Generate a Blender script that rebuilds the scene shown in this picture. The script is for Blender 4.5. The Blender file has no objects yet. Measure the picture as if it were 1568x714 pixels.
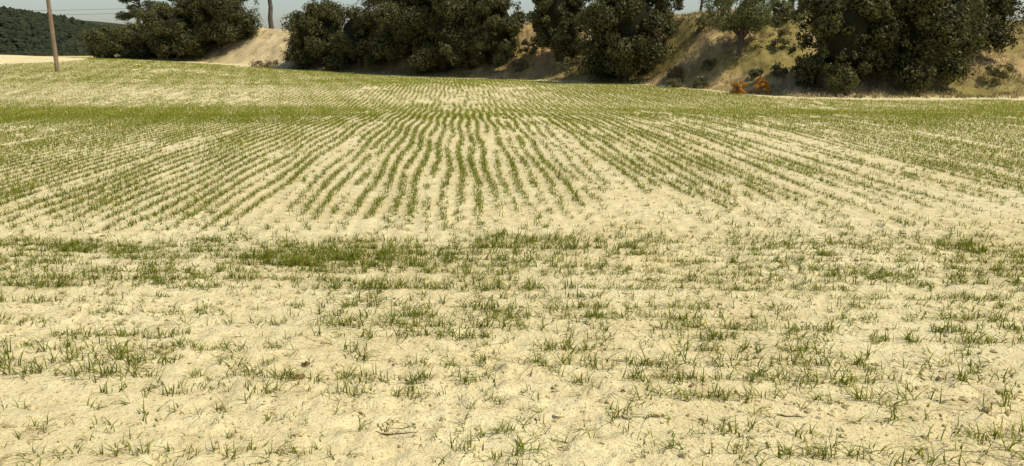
import bpy, math, numpy as np
from mathutils import Vector
rng=np.random.default_rng(7)
scene=bpy.context.scene
# ---------------------------------------------------------------- noise
def h2(ix,iy,seed):
    n=(ix.astype(np.int64)*374761393+iy.astype(np.int64)*668265263+seed*974634777)&0xffffffff
    n=((n^(n>>13))*1274126177)&0xffffffff
    n=n^(n>>16)
    return (n&0xffffff)/float(0xffffff)
def vn(x,y,seed=0):
    x0=np.floor(x);y0=np.floor(y);fx=x-x0;fy=y-y0
    fx=fx*fx*(3-2*fx);fy=fy*fy*(3-2*fy)
    a=h2(x0,y0,seed);b=h2(x0+1,y0,seed);c=h2(x0,y0+1,seed);d=h2(x0+1,y0+1,seed)
    return (a*(1-fx)+b*fx)*(1-fy)+(c*(1-fx)+d*fx)*fy
def fbm(x,y,seed=0,o=4):
    s=0;a=.5;t=0
    for i in range(o):
        s=s+a*vn(x*2**i+i*17.3,y*2**i-i*9.1,seed+i);t+=a;a*=.5
    return s/t
def S(t):
    t=np.clip(t,0,1);return t*t*(3-2*t)
# ---------------------------------------------------------------- terrain
FX=[-900,-60,-38,-31,-14.4,-7.2,0,6.6,9.2,11,14,18.9,40,900]
FY=[75,62,60,60,52,48.5,44,37.7,32.5,30.5,30,30,32,60]
def foot(x): return np.interp(x,FX,FY)
def bankH(x): return np.interp(x,[-34,-27,-20,-14,0,8,14,22,40,200],[0.0,1.4,2.4,2.5,3.1,3.5,3.6,3.2,3,2])
def bankW(x): return np.interp(x,[-20,0,8,14,20],[6,7.5,10,11,10])
def mound(x,y): return np.exp(-((x+34)/5.5)**2-((y-51)/5)**2)
def height(x,y):
    x=np.asarray(x,float);y=np.asarray(y,float)
    yf=foot(x);d=y-yf;yc=np.minimum(y,yf)
    z=.95*S(-x/30)*S((yc-25)/35)
    z=z-.24*np.exp(-((yc-27)/6.5)**2)
    z=z+.10*(fbm(x*.12+5,y*.12,3,3)-.5)*S((y-8)/10)
    z=z+.5*mound(x,y)
    H=bankH(x)
    b=H*S(d/bankW(x))
    m=S(d/3)
    b=b+m*(fbm(x*.35,y*.35,11,4)-.5)*.9*np.minimum(1,H)
    b=b+m*(fbm(x*1.6,y*1.6,12,4)-.5)*.45*np.minimum(1,H)
    z=z+b
    far=S((d-25)/90)
    z=z*(1-far)-5*far
    z=z+27*S((-x-150)/170)*S((y-330)/170)+far*S((y-300)/100)*(fbm(x*.012,y*.012,30,3)-.5)*10*S((-x-120)/100)
    return z
ROW=.18
def rowu(x,y): return x+.076*y+.10*np.sin(y*.13+1)
def micro(x,y):
    near=S((16-y)/10)*S((9-abs(x))/5)
    rough=.40+1.0*S((fbm(x*.9,y*.9,48,2)-.35)/.3)
    clod=rough*((fbm(x*10,y*10,40,4)-.5)*.032-(np.abs(vn(x*17,y*17,44)-.5))*.014+(vn(x*27,y*27,49)-.5)*.010)+(fbm(x*1.3,y*1.3,45,2)-.5)*.020
    head=S((6.75-y)/.4)
    fur=.004*np.cos(2*np.pi*rowu(x,y)/ROW)*(1-head)+.004*np.cos(2*np.pi*(y+.02*x)/.19)*head
    return near*(clod+fur)
def H(x,y): return height(x,y)+micro(x,y)
# grid axes
xs=[0.]
while xs[-1]<900:
    x=xs[-1]; st=.020 if x<3.5 else (.020+.008*(x-3.5) if x<15 else .114+.03*(x-15)); xs.append(x+st)
xs=np.array(xs);xs=np.concatenate([-xs[:0:-1],xs])
ys=list(np.linspace(-40,2.2,60)); 
while ys[-1]<950:
    y=ys[-1]; st=.016+.006*(y-2.2) if y<65 else .4+.02*(y-65); ys.append(y+st)
ys=np.array(ys)
X,Y=np.meshgrid(xs,ys)
Z=H(X,Y)
nx,ny=len(xs),len(ys)
# ---------------------------------------------------------------- mesh helper
def mkmesh(name,V,F,mat,col=None,smooth=False,parent=None,attr=None):
    V=np.ascontiguousarray(V,np.float32).reshape(-1,3);F=np.ascontiguousarray(F,np.int32)
    n=F.shape[1];me=bpy.data.meshes.new(name)
    me.vertices.add(len(V));me.vertices.foreach_set("co",V.ravel())
    me.loops.add(F.size);me.loops.foreach_set("vertex_index",F.ravel())
    me.polygons.add(len(F));me.polygons.foreach_set("loop_start",np.arange(0,F.size,n,dtype=np.int32))
    me.polygons.foreach_set("use_smooth",np.full(len(F),smooth))
    if col is not None:
        a=me.color_attributes.new("tint",'FLOAT_COLOR','POINT')
        c=np.ones((len(V),4),np.float32);c[:,:3]=col;a.data.foreach_set("color",c.ravel())
    me.update(calc_edges=True)
    me.materials.append(mat)
    ob=bpy.data.objects.new(name,me);scene.collection.objects.link(ob)
    if parent: ob.parent=parent
    return ob
# ---------------------------------------------------------------- materials
def newmat(name):
    m=bpy.data.materials.new(name);m.use_nodes=True
    nt=m.node_tree;nt.nodes.clear();return m,nt,nt.nodes,nt.links
def nd(ns,t,**k):
    n=ns.new(t)
    for a,b in k.items(): setattr(n,a,b)
    return n
def noise(ns,ln,co,scale,detail=6,rough=.6):
    n=ns.new('ShaderNodeTexNoise');n.inputs['Scale'].default_value=scale;n.inputs['Detail'].default_value=detail;n.inputs['Roughness'].default_value=rough
    ln.new(co,n.inputs['Vector']);return n.outputs['Fac']
def ramp(ns,ln,f,stops):
    r=ns.new('ShaderNodeValToRGB');e=r.color_ramp.elements
    while len(e)<len(stops): e.new(.5)
    for i,(p,c) in enumerate(stops):
        e[i].position=p;e[i].color=(*c,1) if len(c)==3 else c
    ln.new(f,r.inputs['Fac']);return r.outputs['Color']
def mix(ns,ln,f,a,b,mode='MIX'):
    m=ns.new('ShaderNodeMix');m.data_type='RGBA';m.blend_type=mode
    if isinstance(f,(int,float)): m.inputs[0].default_value=f
    else: ln.new(f,m.inputs[0])
    for s,v in ((m.inputs[6],a),(m.inputs[7],b)):
        if isinstance(v,tuple): s.default_value=(*v,1)
        else: ln.new(v,s)
    return m.outputs[2]
def leafmat(name,trans=.3,rough=.55,tr_gain=(1.3,1.5,.8),spec=.3):
    m,nt,ns,ln=newmat(name)
    at=nd(ns,'ShaderNodeVertexColor',layer_name='tint')
    p=ns.new('ShaderNodeBsdfPrincipled');p.inputs['Roughness'].default_value=rough;p.inputs['Specular IOR Level'].default_value=spec
    ln.new(at.outputs['Color'],p.inputs['Base Color'])
    if trans<=0:
        o=ns.new('ShaderNodeOutputMaterial');ln.new(p.outputs[0],o.inputs[0]);return m
    t=ns.new('ShaderNodeBsdfTranslucent');c=mix(ns,ln,1.0,at.outputs['Color'],tr_gain,'MULTIPLY');ln.new(c,t.inputs['Color'])
    mx=ns.new('ShaderNodeMixShader');mx.inputs[0].default_value=trans
    ln.new(p.outputs[0],mx.inputs[1]);ln.new(t.outputs[0],mx.inputs[2])
    o=ns.new('ShaderNodeOutputMaterial');ln.new(mx.outputs[0],o.inputs[0]);return m
M_grass=leafmat('young_wheat',.38,.6,(1.35,1.35,.4),.08)
M_leaf=leafmat('oak_leaves',.15,.55,(1.4,1.4,.6),.2)
M_dry=leafmat('dry_grass',0,.8,spec=.1)
M_far=leafmat('distant_pines',0,.9,spec=.05)
def soilmat():
    m,nt,ns,ln=newmat('soil')
    co=ns.new('ShaderNodeTexCoord').outputs['Object']
    at=nd(ns,'ShaderNodeVertexColor',layer_name='tint')
    n1=noise(ns,ln,co,.55,3);n2=noise(ns,ln,co,7,6,.68);n3=noise(ns,ln,co,60,3,.7)
    c=ramp(ns,ln,n2,[(.25,(.52,.425,.225)),(.5,(.68,.59,.335)),(.75,(.77,.685,.41))])
    c2=ramp(ns,ln,n1,[(.3,(.92,.885,.81)),(.65,(1,1,1))])
    c=mix(ns,ln,1.0,c,c2,'MULTIPLY')
    c3=ramp(ns,ln,n3,[(.34,(.42,.35,.25)),(.45,(1,1,1))])
    c=mix(ns,ln,.7,c,c3,'MULTIPLY')
    c=mix(ns,ln,1.0,c,at.outputs['Color'],'MULTIPLY')
    p=ns.new('ShaderNodeBsdfPrincipled');p.inputs['Roughness'].default_value=.95;p.inputs['Specular IOR Level'].default_value=.1
    ln.new(c,p.inputs['Base Color'])
    a=ns.new('ShaderNodeMath');a.operation='MULTIPLY_ADD';ln.new(n3,a.inputs[0]);a.inputs[1].default_value=.36;ln.new(n2,a.inputs[2])
    b1=ns.new('ShaderNodeBump');b1.inputs['Strength'].default_value=1;b1.inputs['Distance'].default_value=.030;ln.new(a.outputs[0],b1.inputs['Height'])
    ln.new(b1.outputs[0],p.inputs['Normal'])
    o=ns.new('ShaderNodeOutputMaterial');ln.new(p.outputs[0],o.inputs[0]);return m
M_soil=soilmat()
def barkmat(name,a,b):
    m,nt,ns,ln=newmat(name)
    co=ns.new('ShaderNodeTexCoord').outputs['Object']
    mp=ns.new('ShaderNodeMapping');mp.inputs['Scale'].default_value=(1,1,.15);ln.new(co,mp.inputs[0])
    n=noise(ns,ln,mp.outputs[0],14,4)
    p=ns.new('ShaderNodeBsdfPrincipled');p.inputs['Roughness'].default_value=.9;p.inputs['Specular IOR Level'].default_value=.1
    ln.new(ramp(ns,ln,n,[(.3,a),(.7,b)]),p.inputs['Base Color'])
    bu=ns.new('ShaderNodeBump');bu.inputs['Distance'].default_value=.03;ln.new(n,bu.inputs['Height']);ln.new(bu.outputs[0],p.inputs['Normal'])
    o=ns.new('ShaderNodeOutputMaterial');ln.new(p.outputs[0],o.inputs[0]);return m
M_bark=barkmat('bark',(.06,.045,.035),(.16,.13,.10))
M_pole=barkmat('weathered_pole_wood',(.16,.11,.07),(.32,.24,.16))
M_wire=barkmat('wire_metal',(.05,.05,.05),(.08,.08,.08))
M_core=barkmat('crown_core_occluder',(.012,.013,.006),(.028,.028,.012))  # dark colour for the occluder blobs added inside the crowns
M_twig=barkmat('dry_twig',(.08,.05,.03),(.2,.14,.09))
# ---------------------------------------------------------------- ground
D=Y-foot(X)
bm=S((D+.1)/.8)
n_a=fbm(X*.5,Y*.5,60,4);n_b=fbm(X*2.2,Y*2.2,61,3)
one=np.ones_like(X)
def c3(r,g,b): return np.stack([one*r,one*g,one*b],-1)
col=c3(1,1,1)*(.97+.06*n_b[...,None])
bankc=c3(.58,.50,.42)*(.4+1.2*n_b[...,None])
gr=S((n_a-.47)/.15)[...,None]
bankc=bankc*(1-gr)+c3(.38,.36,.21)*gr*(.6+.8*n_b[...,None])
sandl=np.exp(-((X+17.5)/3.0)**4)[...,None]
bankc=bankc*(1-sandl)+c3(.84,.78,.76)*(.55+.75*n_b[...,None])*sandl
sandr=(np.exp(-((X-1.2)/1.6)**2)*.6)[...,None]
bankc=bankc*(1-sandr)+c3(.66,.52,.40)*sandr
lf=S((-X-28)/3)[...,None]
bankc=bankc*(1-lf)+c3(.8,.72,.6)*lf
col=col*(1-bm[...,None])+bankc*bm[...,None]
fr=S((D-30)/40)[...,None]
col=col*(1-fr)+c3(.06,.08,.06)*fr
idx=np.arange(nx*ny).reshape(ny,nx)
F=np.stack([idx[:-1,:-1],idx[:-1,1:],idx[1:,1:],idx[1:,:-1]],-1).reshape(-1,4)
mkmesh('ground',np.stack([X,Y,Z],-1),F,M_soil,col.reshape(-1,3),smooth=True)
# ---------------------------------------------------------------- blades
def blades(P,h,w,az,lean,seg,col):
    N=len(P);t=np.linspace(0,1,seg+1)[None,:]
    hd=np.stack([np.cos(az),np.sin(az)],-1)
    tw=az+np.pi/2+rng.normal(0,.5,N)
    wd=np.stack([np.cos(tw),np.sin(tw)],-1)
    out=(lean*h)[:,None]*t**1.5
    up=h[:,None]*(t-(.42*np.minimum(lean,1.4))[:,None]*t**2.2)
    ww=w[:,None]*(np.array([.75]+[1-.93*(i/seg)**1.6 for i in range(1,seg+1)])[None,:])*.5
    C=np.zeros((N,seg+1,3))
    C[...,0]=P[:,0:1]+hd[:,0:1]*out;C[...,1]=P[:,1:2]+hd[:,1:2]*out;C[...,2]=P[:,2:3]+up
    W=np.zeros_like(C);W[...,0]=wd[:,0:1]*ww;W[...,1]=wd[:,1:2]*ww
    V=np.stack([C-W,C+W],2).reshape(N,-1,3)
    b=(np.arange(N)*(2*(seg+1)))[:,None,None]
    f=np.array([[2*i,2*i+1,2*i+3,2*i+2] for i in range(seg)])[None]
    Fq=(b+f).reshape(-1,4)
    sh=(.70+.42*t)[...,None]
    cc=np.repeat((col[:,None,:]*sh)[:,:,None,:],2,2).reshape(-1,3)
    return V.reshape(-1,3),Fq,cc
class Acc:
    def __init__(s): s.V=[];s.F=[];s.C=[];s.n=0
    def add(s,V,F,C): s.V.append(V);s.F.append(F+s.n);s.C.append(C);s.n+=len(V)
    def out(s,name,mat,**k): return mkmesh(name,np.concatenate(s.V),np.concatenate(s.F),mat,np.concatenate(s.C),**k)
def tufts(acc,x,y,nb,hm,wm,seg,spread,size=None,gz=None,yel=0.1,bright=1.0):
    N=len(x); sz=(np.ones(N) if size is None else size)
    ti=np.repeat(np.arange(N),nb)
    n=len(ti)
    px=x[ti]+rng.normal(0,spread,n);py=y[ti]+rng.normal(0,spread,n)
    pz=H(px,py)-.004
    h=hm*sz[ti]*rng.uniform(.35,1.25,n)
    w=wm*rng.uniform(.7,1.25,n)*np.minimum(1.1,.6+.4*sz[ti])
    az=rng.uniform(0,2*np.pi,n);lean=np.abs(rng.normal(.95,.55,n))
    a=np.array([.122,.165,.012]);b=np.array([.285,.305,.026]);c=np.array([.48,.39,.13])
    k=rng.random(n)[:,None];col=(a*(1-k)+b*k)*bright
    tv=rng.uniform(.7,1.2,N)[ti][:,None];col=col*tv
    yy=(rng.random(n)<yel)[:,None];col=np.where(yy,c*(.7+.5*k),col)
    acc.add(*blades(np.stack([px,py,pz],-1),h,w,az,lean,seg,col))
crop=Acc()
# headland: rows across the view
hx=[];hy=[]
rowk=np.arange(-6,24)
for k in rowk:
    y0=2.72+.19*k
    if y0>6.62: continue
    half=.72*max(y0,1)+2.2
    n=int(2*half/.020)
    x=rng.uniform(-half,half,n);y=y0-.02*x+rng.normal(0,.036,n)+.03*np.sin(x*.9+k)
    pt=fbm(x*.6+k*2.1,y*.6,70,3)
    fine=vn(x*3.8+k*13.7,y*1.5,71)
    dn=S((pt-.16)/.32)*S((fine-.10)/.6)
    f=.56 if y0<3.3 else (.85 if y0<4.2 else (1.10 if y0<5.2 else .90))
    if 5.15<y0<6.45: dn=dn*(1.0+1.0*S((-x-.2)/2.0)+.25*S((x-1)/2))
    if 4.85<y0<5.05: dn=dn*np.where(x<.5,.35,.9)
    if 3.15<y0<3.42: dn=dn*np.where(x>-.5,.30,.7)
    keep=rng.random(n)<dn*f*rng.uniform(.75,1.15)
    hx.append(x[keep]);hy.append(y[keep])
n=2200;x=rng.uniform(-6.5,6.5,n);y=rng.uniform(2.2,7.3,n);hx.append(x);hy.append(y)
n=8500;x=rng.uniform(-7,1.8,n);y=rng.uniform(5.1,6.8,n)-.03*x
k=rng.random(n)<S((-x+1.2)/4.5)*S((fbm(x*1.1,y*2,75,3)-.3)/.25)*S((6.7+.03*x-y+.5*fbm(x*2,y,78,2))/.8)*S((y-5.0)/.4);hx.append(x[k]);hy.append(y[k])
n=3600;x=rng.uniform(-1,7,n);y=rng.uniform(5.3,6.8,n)
k=rng.random(n)<.5*S((fbm(x*1.1,y*2,76,3)-.35)/.25);hx.append(x[k]);hy.append(y[k])
hx=np.concatenate(hx);hy=np.concatenate(hy)
sz=.42+.98*fbm(hx*1.3,hy*1.3,77,2)+rng.uniform(-.15,.25,len(hx))
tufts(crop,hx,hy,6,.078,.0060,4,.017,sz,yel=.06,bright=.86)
# main field rows
def mainrows(y0,y1,step,nb,hm,wm,seg,spread,dmul,br):
    k=np.arange(-330,330);yy=np.arange(y0,y1,step)
    U,Yg=np.meshgrid(k*ROW,yy);K=np.repeat(k[None,:],len(yy),0)
    Yg=Yg+rng.uniform(-step/2,step/2,Yg.shape)
    Xg=U-.076*Yg-.10*np.sin(Yg*.13+1)+rng.normal(0,.022,Yg.shape)+.03*np.sin(Yg*1.3+K)
    m=(np.abs(Xg)<.70*Yg+3)
    Xg,Yg,K=Xg[m],Yg[m],K[m]
    d=Yg-foot(Xg);m=(d<-.6-.8*vn(Xg*.7,Yg*.7,79))&(mound(Xg,Yg)<.25);Xg,Yg,K=Xg[m],Yg[m],K[m]
    rr=.48+.80*h2(K,K*0+5,91)
    rr=np.where(h2(K,K*0+3,92)<.13,.15,rr)
    rr=rr+(1.0-rr)*S((Yg-14)/14)*.65
    lat=.55*fbm(K*3.3,Yg*1.1,80,3)+.45*fbm(Xg*.5,Yg*.35,81,3);big=fbm(Xg*.16,Yg*.10,83,3)
    dn=rr*S((lat-.24)/.27)*(.65+.9*S((big-.3)/.4))
    sw=np.exp(-((Yg-(24+.10*np.minimum(Xg,0)))/4.2)**2)*(.25+.75*S((-Xg-1)/8))
    sw2=np.exp(-((Yg-32)/3.5)**2)*S((Xg-0)/3)*S((16-Xg)/4)
    dn=dn*(1+.9*sw+1.0*sw2)+.6*sw+.7*sw2
    dn=dn*(.30+.70*S((Yg-6.9-.6*vn(Xg*1.5,Xg*0,85))/1.6))
    dn=dn*(1-.25*S((Xg-3)/4)*S((14-Yg)/5))
    keep=rng.random(len(Xg))<dn*dmul
    x,y=Xg[keep],Yg[keep]
    ss=(sw+sw2)[keep]
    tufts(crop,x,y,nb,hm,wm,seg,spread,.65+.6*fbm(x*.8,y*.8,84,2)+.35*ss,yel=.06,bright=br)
    return len(x)
c1=mainrows(6.95,12,.026,6,.080,.0074,3,.016,1.0,.92)
c2=mainrows(12,22,.042,6,.073,.011,2,.022,1.15,.98)
c3_=mainrows(22,36,.060,6,.078,.018,1,.030,1.15,1.05)
c4_=mainrows(36,62,.085,6,.082,.026,1,.042,1.15,1.10)
print('tufts',c1,c2,c3_,c4_,len(hx))
crop.out('young_wheat_crop',M_grass)
# ---------------------------------------------------------------- clods / stones
import bmesh
def ico(sub):
    b=bmesh.new();bmesh.ops.create_icosphere(b,subdivisions=sub,radius=1)
    V=np.array([v.co[:] for v in b.verts]);F=np.array([[v.index for v in f.verts] for f in b.faces]);b.free();return V,F
I1=ico(1);I2=ico(2);I3=ico(3)
def rotz(V,a):
    c,s=np.cos(a)[:,None],np.sin(a)[:,None]
    return np.stack([V[...,0]*c-V[...,1]*s,V[...,0]*s+V[...,1]*c,V[...,2]],-1)
def scatter(acc,I,x,y,z,r,flat,col,jit=.18):
    V0,F0=I;N=len(x)
    V=np.repeat(V0[None],N,0)*(1+rng.normal(0,jit,(N,len(V0),1)))
    sc=np.stack([rng.uniform(.7,1.3,N),rng.uniform(.7,1.2,N),flat*rng.uniform(.7,1.3,N)],-1)*r[:,None]
    V=rotz(V*sc[:,None,:],rng.uniform(0,6.28,N))
    V+=np.stack([x,y,z],-1)[:,None,:]
    F=(F0[None]+(np.arange(N)*len(V0))[:,None,None]).reshape(-1,3)
    acc.add(V.reshape(-1,3),F,np.repeat(col,len(V0),0))
cl=Acc()
for n,I,ya,yb,ra in ((10000,I2,2.2,5,.0048),(12000,I1,4.5,12,.0068),(6000,I1,10,22,.009)):
    y=ya+(yb-ya)*rng.random(n)**.8;x=rng.uniform(-1,1,n)*(.72*y+1.5)
    k=rng.random(n)<.3+.7*S((fbm(x*1.4,y*1.4,86,3)-.4)/.2);x,y=x[k],y[k];n=len(x)
    r=np.minimum(ra*np.exp(rng.normal(0,.6,n)),.024)
    g=rng.uniform(.70,1.02,n)[:,None]*np.array([[1,.98,.95]])
    dk=(rng.random(n)<.02)[:,None];g=np.where(dk,g*np.array([[.40,.32,.26]]),g)
    scatter(cl,I,x,y,H(x,y)+r*.10,r,.65,g,.25)
cl.out('soil_clods',M_soil,smooth=False)
lit=Acc();n=2600
y=rng.uniform(2.3,9,n);x=rng.uniform(-1,1,n)*(.72*y+1.5)
P=np.stack([x,y,H(x,y)+.004],-1)
k=rng.random((n,1));c=np.array([[.12,.08,.045]])*(1-k)+np.array([[.42,.33,.17]])*k
lit.add(*blades(P,rng.uniform(.01,.03,n),rng.uniform(.002,.008,n),rng.uniform(0,6.28,n),rng.uniform(1.6,4,n),3,c))
lit.out('straw_litter',M_dry)
# ---------------------------------------------------------------- tubes
def tube(pts,rad,ns=8):
    pts=np.array(pts,float);n=len(pts);V=[];
    for i in range(n):
        t=pts[min(i+1,n-1)]-pts[max(i-1,0)];t/=np.linalg.norm(t)+1e-9
        a=np.cross(t,[0,1,0] if abs(t[1])<.9 else [1,0,0]);a/=np.linalg.norm(a);b=np.cross(t,a)
        for j in range(ns):
            an=2*np.pi*j/ns;V.append(pts[i]+rad[i]*(np.cos(an)*a+np.sin(an)*b))
    F=[[i*ns+j,i*ns+(j+1)%ns,(i+1)*ns+(j+1)%ns,(i+1)*ns+j] for i in range(n-1) for j in range(ns)]
    return np.array(V),np.array(F)
class T:
    def __init__(s): s.V=[];s.F=[];s.n=0
    def add(s,pts,rad,ns=8):
        V,F=tube(pts,rad,ns);s.V.append(V);s.F.append(F+s.n);s.n+=len(V)
def limb(tb,a,b,r0,r1,wig=.12,n=6,ns=7):
    a=np.array(a,float);b=np.array(b,float);L=np.linalg.norm(b-a)
    pts=[a+(b-a)*i/n+(rng.normal(0,wig*L*.3,3) if 0<i<n else 0) for i in range(n+1)]
    tb.add(pts,[r0+(r1-r0)*i/n for i in range(n+1)],ns)
# ---------------------------------------------------------------- trees
rng=np.random.default_rng(21)
def empty(name,loc=(0,0,0)):
    e=bpy.data.objects.new(name,None);scene.collection.objects.link(e);return e
def leafcloud(acc,bc,br,nl,ls,colA,colB,squash=.85,shell=(.72,1.12)):
    K=len(bc);p=br**2;p=p/p.sum();bi=rng.choice(K,nl,p=p)
    d=rng.normal(0,1,(nl,3));d/=np.linalg.norm(d,axis=1)[:,None]
    bump=.75+.5*vn(d[:,0]*3+bi*7.7,d[:,2]*3+d[:,1]*3,5)
    rr=br[bi]*(shell[0]+(shell[1]-shell[0])*rng.random(nl))*bump
    C=bc[bi]+d*rr[:,None]*np.array([1,1,squash])
    nrm=d+rng.normal(0,.65,(nl,3));nrm/=np.linalg.norm(nrm,axis=1)[:,None]
    u=np.cross(nrm,rng.normal(0,1,(nl,3)));u/=np.linalg.norm(u,axis=1)[:,None]+1e-9
    v=np.cross(nrm,u)
    L=ls*rng.uniform(.6,1.3,nl)[:,None];W=L*rng.uniform(.4,.7,nl)[:,None]
    V=np.stack([C-u*L,C-v*W*.8,C+u*L,C+v*W*.8],1)
    F=np.arange(nl*4).reshape(-1,4)
    bt=rng.uniform(0,1,K)[bi];k=(.45*bt+.55*rng.random(nl)**1.5)[:,None]
    col=colA*(1-k)+colB*k
    acc.add(V.reshape(-1,3),F,np.repeat(col,4,0))
OA=np.array([.040,.045,.014]);OB=np.array([.145,.136,.046])
def oak(name,x,y,hw,top,base=None,nl=26000,K=46,ls=.078,ca=OA,cb=OB,dy=None,bush=True,brm=.25,core=True,trunk_r=.16,squash=.85):
    g=float(height(x,y));b=g-.15 if base is None else base
    E=empty(name);dy=hw*.85 if dy is None else dy
    cz=(top+b)/2;rz=(top-b)/2
    zz=rng.uniform(-.95,.92,K) if bush else rng.uniform(-.75,.92,K)
    a=rng.uniform(0,6.28,K)
    hr=np.where(zz>0,np.sqrt(1-zz**2),(.88+.12*(1-np.abs(zz))) if bush else np.sqrt(1-zz**2))
    f=rng.uniform(.55,.90,K)*(1+.3*rng.normal(0,.5,K).clip(-1,1))
    br=hw*brm*rng.uniform(.45,1.35,K)
    bc=np.stack([x+np.cos(a)*hr*hw*f,y+np.sin(a)*hr*dy*f,cz+zz*rz*.86],-1)
    J=int(K*1.8);a2=rng.uniform(0,6.28,J);z2=rng.uniform(-.6,1,J);h_=np.sqrt(np.maximum(1-z2**2,.03));q=rng.uniform(.85,1.12,J)
    bc2=np.stack([x+np.cos(a2)*h_*hw*q,y+np.sin(a2)*h_*dy*q,cz+z2*rz*q],-1);br2=hw*rng.uniform(.06,.16,J)
    A=Acc();leafcloud(A,bc,br,nl,ls,ca,cb,squash)
    leafcloud(A,bc2,br2,int(nl*.22),ls*.9,ca,cb,1,(.1,1.3))
    A.out('foliage',M_leaf,parent=E)
    if core:  # solid dark blobs added behind the leaves to block see-through light
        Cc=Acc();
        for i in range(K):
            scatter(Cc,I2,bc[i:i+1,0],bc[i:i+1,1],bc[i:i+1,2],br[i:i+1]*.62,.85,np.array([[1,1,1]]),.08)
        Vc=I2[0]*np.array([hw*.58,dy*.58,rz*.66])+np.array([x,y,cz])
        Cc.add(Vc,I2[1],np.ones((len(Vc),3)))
        Cc.out('crown_core_occluder',M_core,parent=E,smooth=True)
    tb=T();fork=(x+rng.normal(0,.08),y,max(g+.35*(cz-g),g+.3))
    limb(tb,(x,y,g-.3),fork,trunk_r,trunk_r*.8,.06)
    for i in rng.choice(K,10,replace=False): limb(tb,fork,bc[i],trunk_r*.5,.02,.15)
    mkmesh('trunk_and_limbs',np.concatenate(tb.V),np.concatenate(tb.F),M_bark,smooth=True,parent=E)
    return E
HO='holm_oak_tree'
oak(HO,-28.0,58.5,2.5,3.25,nl=18000)
oak(HO,-23.6,57,2.2,4.7,nl=20000)
oak(HO,-21.0,58.2,2.8,6.4,nl=28000)
oak(HO,-12.3,52.0,2.2,4.6,nl=24000,K=54)
oak(HO,-9.6,51.0,1.9,4.3,nl=20000)
oak(HO,-5.9,50,3.0,6.3,nl=36000,K=66)
oak(HO,-3.2,48.0,2.3,6.3,base=-.1,nl=28000,K=54)
oak(HO,-.9,46.6,1.6,4.9,nl=20000,ca=OA*1.15,cb=OB*1.1)
oak(HO,2.75,44.2,1.75,5.9,nl=22000)
oak(HO,5.7,39.8,2.25,5.4,nl=30000,K=60)
oak(HO,13.0,32.0,1.8,4.9,base=-.05,nl=30000,K=60)
oak(HO,16.3,32.6,2.4,5.6,base=.1,nl=38000,K=70)
oak(HO,19.4,35.0,2.2,5.6,base=1.5,nl=26000,K=54)
oak(HO,26.5,36,2.6,5.2,nl=16000)
# olive tree
LA=np.array([.10,.12,.045]);LB=np.array([.25,.25,.11])
oak('olive_tree',10.2,36.3,1.65,4.6,base=2.15,nl=13000,K=40,ls=.06,ca=LA,cb=LB,bush=False,brm=.27,core=False,trunk_r=.15)
SH1=np.array([.09,.09,.035]);SH2=np.array([.25,.21,.09])
BR1=np.array([.20,.14,.07]);BR2=np.array([.36,.27,.14])
oak('shrub',12.6,38.5,.75,float(height(12.6,38.5))+1.4,nl=4000,K=16,ls=.06,ca=LA,cb=LB,core=False,trunk_r=.04)
oak('shrub',8.0,41.5,.8,5.0,nl=4500,K=16,ls=.06,ca=SH1,cb=SH2,core=False,trunk_r=.04)
oak('shrub',-15.6,51.9,.6,.95,nl=900,K=12,ls=.05,ca=BR1,cb=BR2,core=False,trunk_r=.02)
oak('shrub',-16.6,52.4,.45,.95,nl=600,K=12,ls=.05,ca=BR1,cb=BR2,core=False,trunk_r=.02)
for (sx,sy,hw,hh) in ((7.6,37.2,.5,.6),(8.2,35,.4,.5),(11.3,33.8,.45,.5),(9.4,39,.7,.8),(1.1,46.3,.6,.8),(.5,45.3,.5,.6),(11.9,36.2,.6,.8),(3.2,42.2,.8,1.0),(19.6,32.3,.6,.6),(8.9,36.4,.4,.4),(7.2,35.6,.35,.4),(10.9,38.6,.7,.7),(10.4,34.2,.3,.3)):
    oak('shrub',sx,sy,hw,float(height(sx,sy))+hh,nl=1100,K=12,ls=.05,ca=SH1,cb=SH2,core=False,trunk_r=.02)
for gx,gy,hw,hh in ((9.05,32.0,.34,.58),(9.9,31.8,.34,.66)):
    oak('gorse_bush',gx,gy,hw,float(height(gx,gy))+hh,nl=1700,K=16,ls=.036,ca=np.array([.22,.12,.03]),cb=np.array([.80,.38,.03]),core=False,trunk_r=.012)
# pines
PA=np.array([.045,.06,.024]);PB=np.array([.13,.14,.06])
def pine(x,y,hgt,cr,cz0,lean=0.0,nl=6000,r=.14):
    g=float(height(x,y));E=empty('pine_tree');tb=T()
    top=np.array([x+lean,y,g+hgt])
    limb(tb,(x,y,g-.3),top,r,r*.3,.03,8,9)
    K=22;a=rng.uniform(0,6.28,K);z=rng.uniform(0,1,K);rr=cr*np.sqrt(1-.6*z)*rng.uniform(.3,1,K)
    bc=np.stack([top[0]+np.cos(a)*rr,top[1]+np.sin(a)*rr,g+cz0+(hgt-cz0)*z],-1)
    br=cr*rng.uniform(.16,.34,K)
    for i in range(K):
        f=.45+.4*z[i];s=np.array([x,y,g])*(1-f)+top*f;limb(tb,s,bc[i],r*.35,.015,.15,5,5)
    A=Acc();leafcloud(A,bc,br,nl,.075,PA,PB,.55,(.2,1.1));A.out('foliage',M_leaf,parent=E)
    mkmesh('trunk_and_branches',np.concatenate(tb.V),np.concatenate(tb.F),M_bark,smooth=True,parent=E)
pine(-30.0,65,5.2,2.1,2.3,.6,20000,.17)
pine(-26.9,68,6.2,1.6,3.2,-.2,12000)
pine(-18.6,63,7.5,2.4,3.4,.1,5000,.2)
pine(1.7,52,4.6,1.6,1.5,.1,5000,.1)
pine(15.0,44,7.5,2.2,3.8,.2,6000,.13)
pine(16.3,46,7.2,2.0,3.6,-.2,6000,.12)
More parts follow.
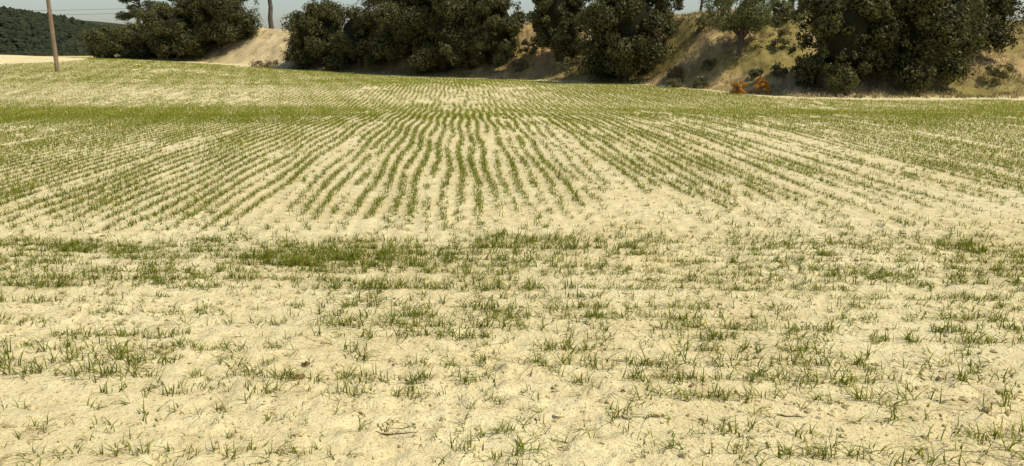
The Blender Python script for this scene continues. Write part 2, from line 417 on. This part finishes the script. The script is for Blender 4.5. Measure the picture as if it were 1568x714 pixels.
pine(14.0,49,5.0,1.6,1.3,.1,6000,.1)
pine(12.0,52,5.0,1.8,1.2,.1,6000,.1)
pine(28.0,48,7,2.2,3.4,.2,6000,.13)
# ---------------------------------------------------------------- bank dry grass
dg=Acc();n=34000
x=rng.uniform(-30,34,n);y=foot(x)+rng.uniform(-.3,15,n)**1.0
y=np.where(np.isfinite(y),y,foot(x)+1)
pn=fbm(x*.6,y*.6,95,3)
k=(rng.random(n)<S((pn-.25)/.3)*.85)&~((np.abs(x+17.5)<3.0)&(rng.random(n)<.90))
x,y=x[k],y[k];N=len(x);nb=5;ti=np.repeat(np.arange(N),nb)
px=x[ti]+rng.normal(0,.05,N*nb);py=y[ti]+rng.normal(0,.05,N*nb)
P=np.stack([px,py,height(px,py)-.01],-1)
A_=np.array([[.46,.36,.19]]);B_=np.array([[.22,.20,.075]]);q=S((fbm(px*.5,py*.5,96,2)-.4)/.2)[:,None]
col=(A_*(1-q)+B_*q)*rng.uniform(.5,1.3,(N,1))[ti]
dg.add(*blades(P,rng.uniform(.06,.28,N*nb),rng.uniform(.012,.03,N*nb),rng.uniform(0,6.28,N*nb),rng.uniform(.2,1.1,N*nb),2,col))
dg.out('dry_grass',M_dry)
# ---------------------------------------------------------------- distant forest
fo=Acc();n=15000
x=rng.uniform(-460,-110,n);y=rng.uniform(320,530,n);z=height(x,y)
r=rng.uniform(1.0,2.1,n)
k=rng.random((n,1));c=np.array([[.020,.026,.013]])*(1-k)+np.array([[.040,.046,.024]])*k
scatter(fo,I1,x,y,z+r*.5,r,1.0,c,.16)
fo.out('distant_forest',M_far)
# ---------------------------------------------------------------- utility pole and wires
E=empty('utility_pole');px_,py_=-24.3,43.0;g=float(height(px_,py_))
tb=T();tb.add([(px_,py_,g-.4),(px_-.01,py_,g+2),(px_-.03,py_,g+5),(px_-.03,py_,g+8)],[.115,.105,.095,.085],14)
mkmesh('post',np.concatenate(tb.V),np.concatenate(tb.F),M_pole,smooth=True,parent=E)
tb=T();tb.add([(px_-.7,py_-.12,g+7.6),(px_+.7,py_-.12,g+7.6)],[.05,.05],6)
for q in (-.6,0,.6): tb.add([(px_+q,py_-.12,g+7.64),(px_+q,py_-.12,g+7.8)],[.035,.03],8)
mkmesh('crossarm_and_insulators',np.concatenate(tb.V),np.concatenate(tb.F),M_pole,parent=E)
E=empty('power_line');tb=T();tb2=T()
for dz,dy in ((0,0),(.75,1.2)):
    a=np.array([-150,128+dy,9.0+dz]);b=np.array([-52,124+dy,7.2+dz]);pts=[]
    for i in range(25):
        t=i/24;p=a+(b-a)*t;p[2]-=1.3*4*t*(1-t);pts.append(p)
    tb.add(pts,[.022]*25,5)
for q in ((-150,128.6),(-52,124.6)):
    gg=float(height(*q));zt=9.9 if q[0]<-100 else 8.1
    tb2.add([(q[0],q[1],gg-.5),(q[0],q[1],zt)],[.16,.1],10)
mkmesh('wires',np.concatenate(tb.V),np.concatenate(tb.F),M_wire,parent=E)
mkmesh('posts',np.concatenate(tb2.V),np.concatenate(tb2.F),M_pole,smooth=True,parent=E)
# twigs on soil
tb=T()
for (x,y,L,a) in ((-.5,3.12,.18,.05),(1.25,3.25,.12,-.1)):
    p=[np.array([x+L*t*np.cos(a),y+L*t*np.sin(a)+.008*np.sin(9*t),0]) for t in np.linspace(-.5,.5,8)]
    for v in p: v[2]=float(H(v[0],v[1]))+.003
    tb.add(p,[.003,.004,.004,.003,.003,.003,.002,.001],6)
mkmesh('fallen_twigs',np.concatenate(tb.V),np.concatenate(tb.F),M_twig,smooth=True)
# ---------------------------------------------------------------- light
sd=Vector((.74,-.22,1.20)).normalized()
el=math.asin(sd.z);rot=math.atan2(sd.x,sd.y)
w=bpy.data.worlds.new("World");scene.world=w;w.use_nodes=True
nt=w.node_tree;bg=nt.nodes['Background'];sk=nt.nodes.new('ShaderNodeTexSky');sk.sky_type='NISHITA';sk.sun_disc=False
sk.sun_elevation=el;sk.sun_rotation=rot;sk.dust_density=1.6;sk.air_density=1.0;sk.altitude=0
nt.links.new(sk.outputs[0],bg.inputs[0]);bg.inputs[1].default_value=.13
sl=bpy.data.lights.new('sun','SUN');sl.energy=4.3;sl.angle=math.radians(.5);sl.color=(1,.93,.76)
so=bpy.data.objects.new('sun',sl);scene.collection.objects.link(so);so.rotation_euler=sd.to_track_quat('Z','Y').to_euler()
# ---------------------------------------------------------------- camera
cd=bpy.data.cameras.new('camera');cd.sensor_width=36;cd.lens=27.7;cd.clip_end=3000;cd.clip_start=.05
co=bpy.data.objects.new('camera',cd);scene.collection.objects.link(co)
co.location=(0,0,1.6);co.rotation_euler=(math.radians(90-13.1),0,0)
scene.camera=co
scene.view_settings.view_transform='Standard';scene.view_settings.look='None';scene.view_settings.exposure=0
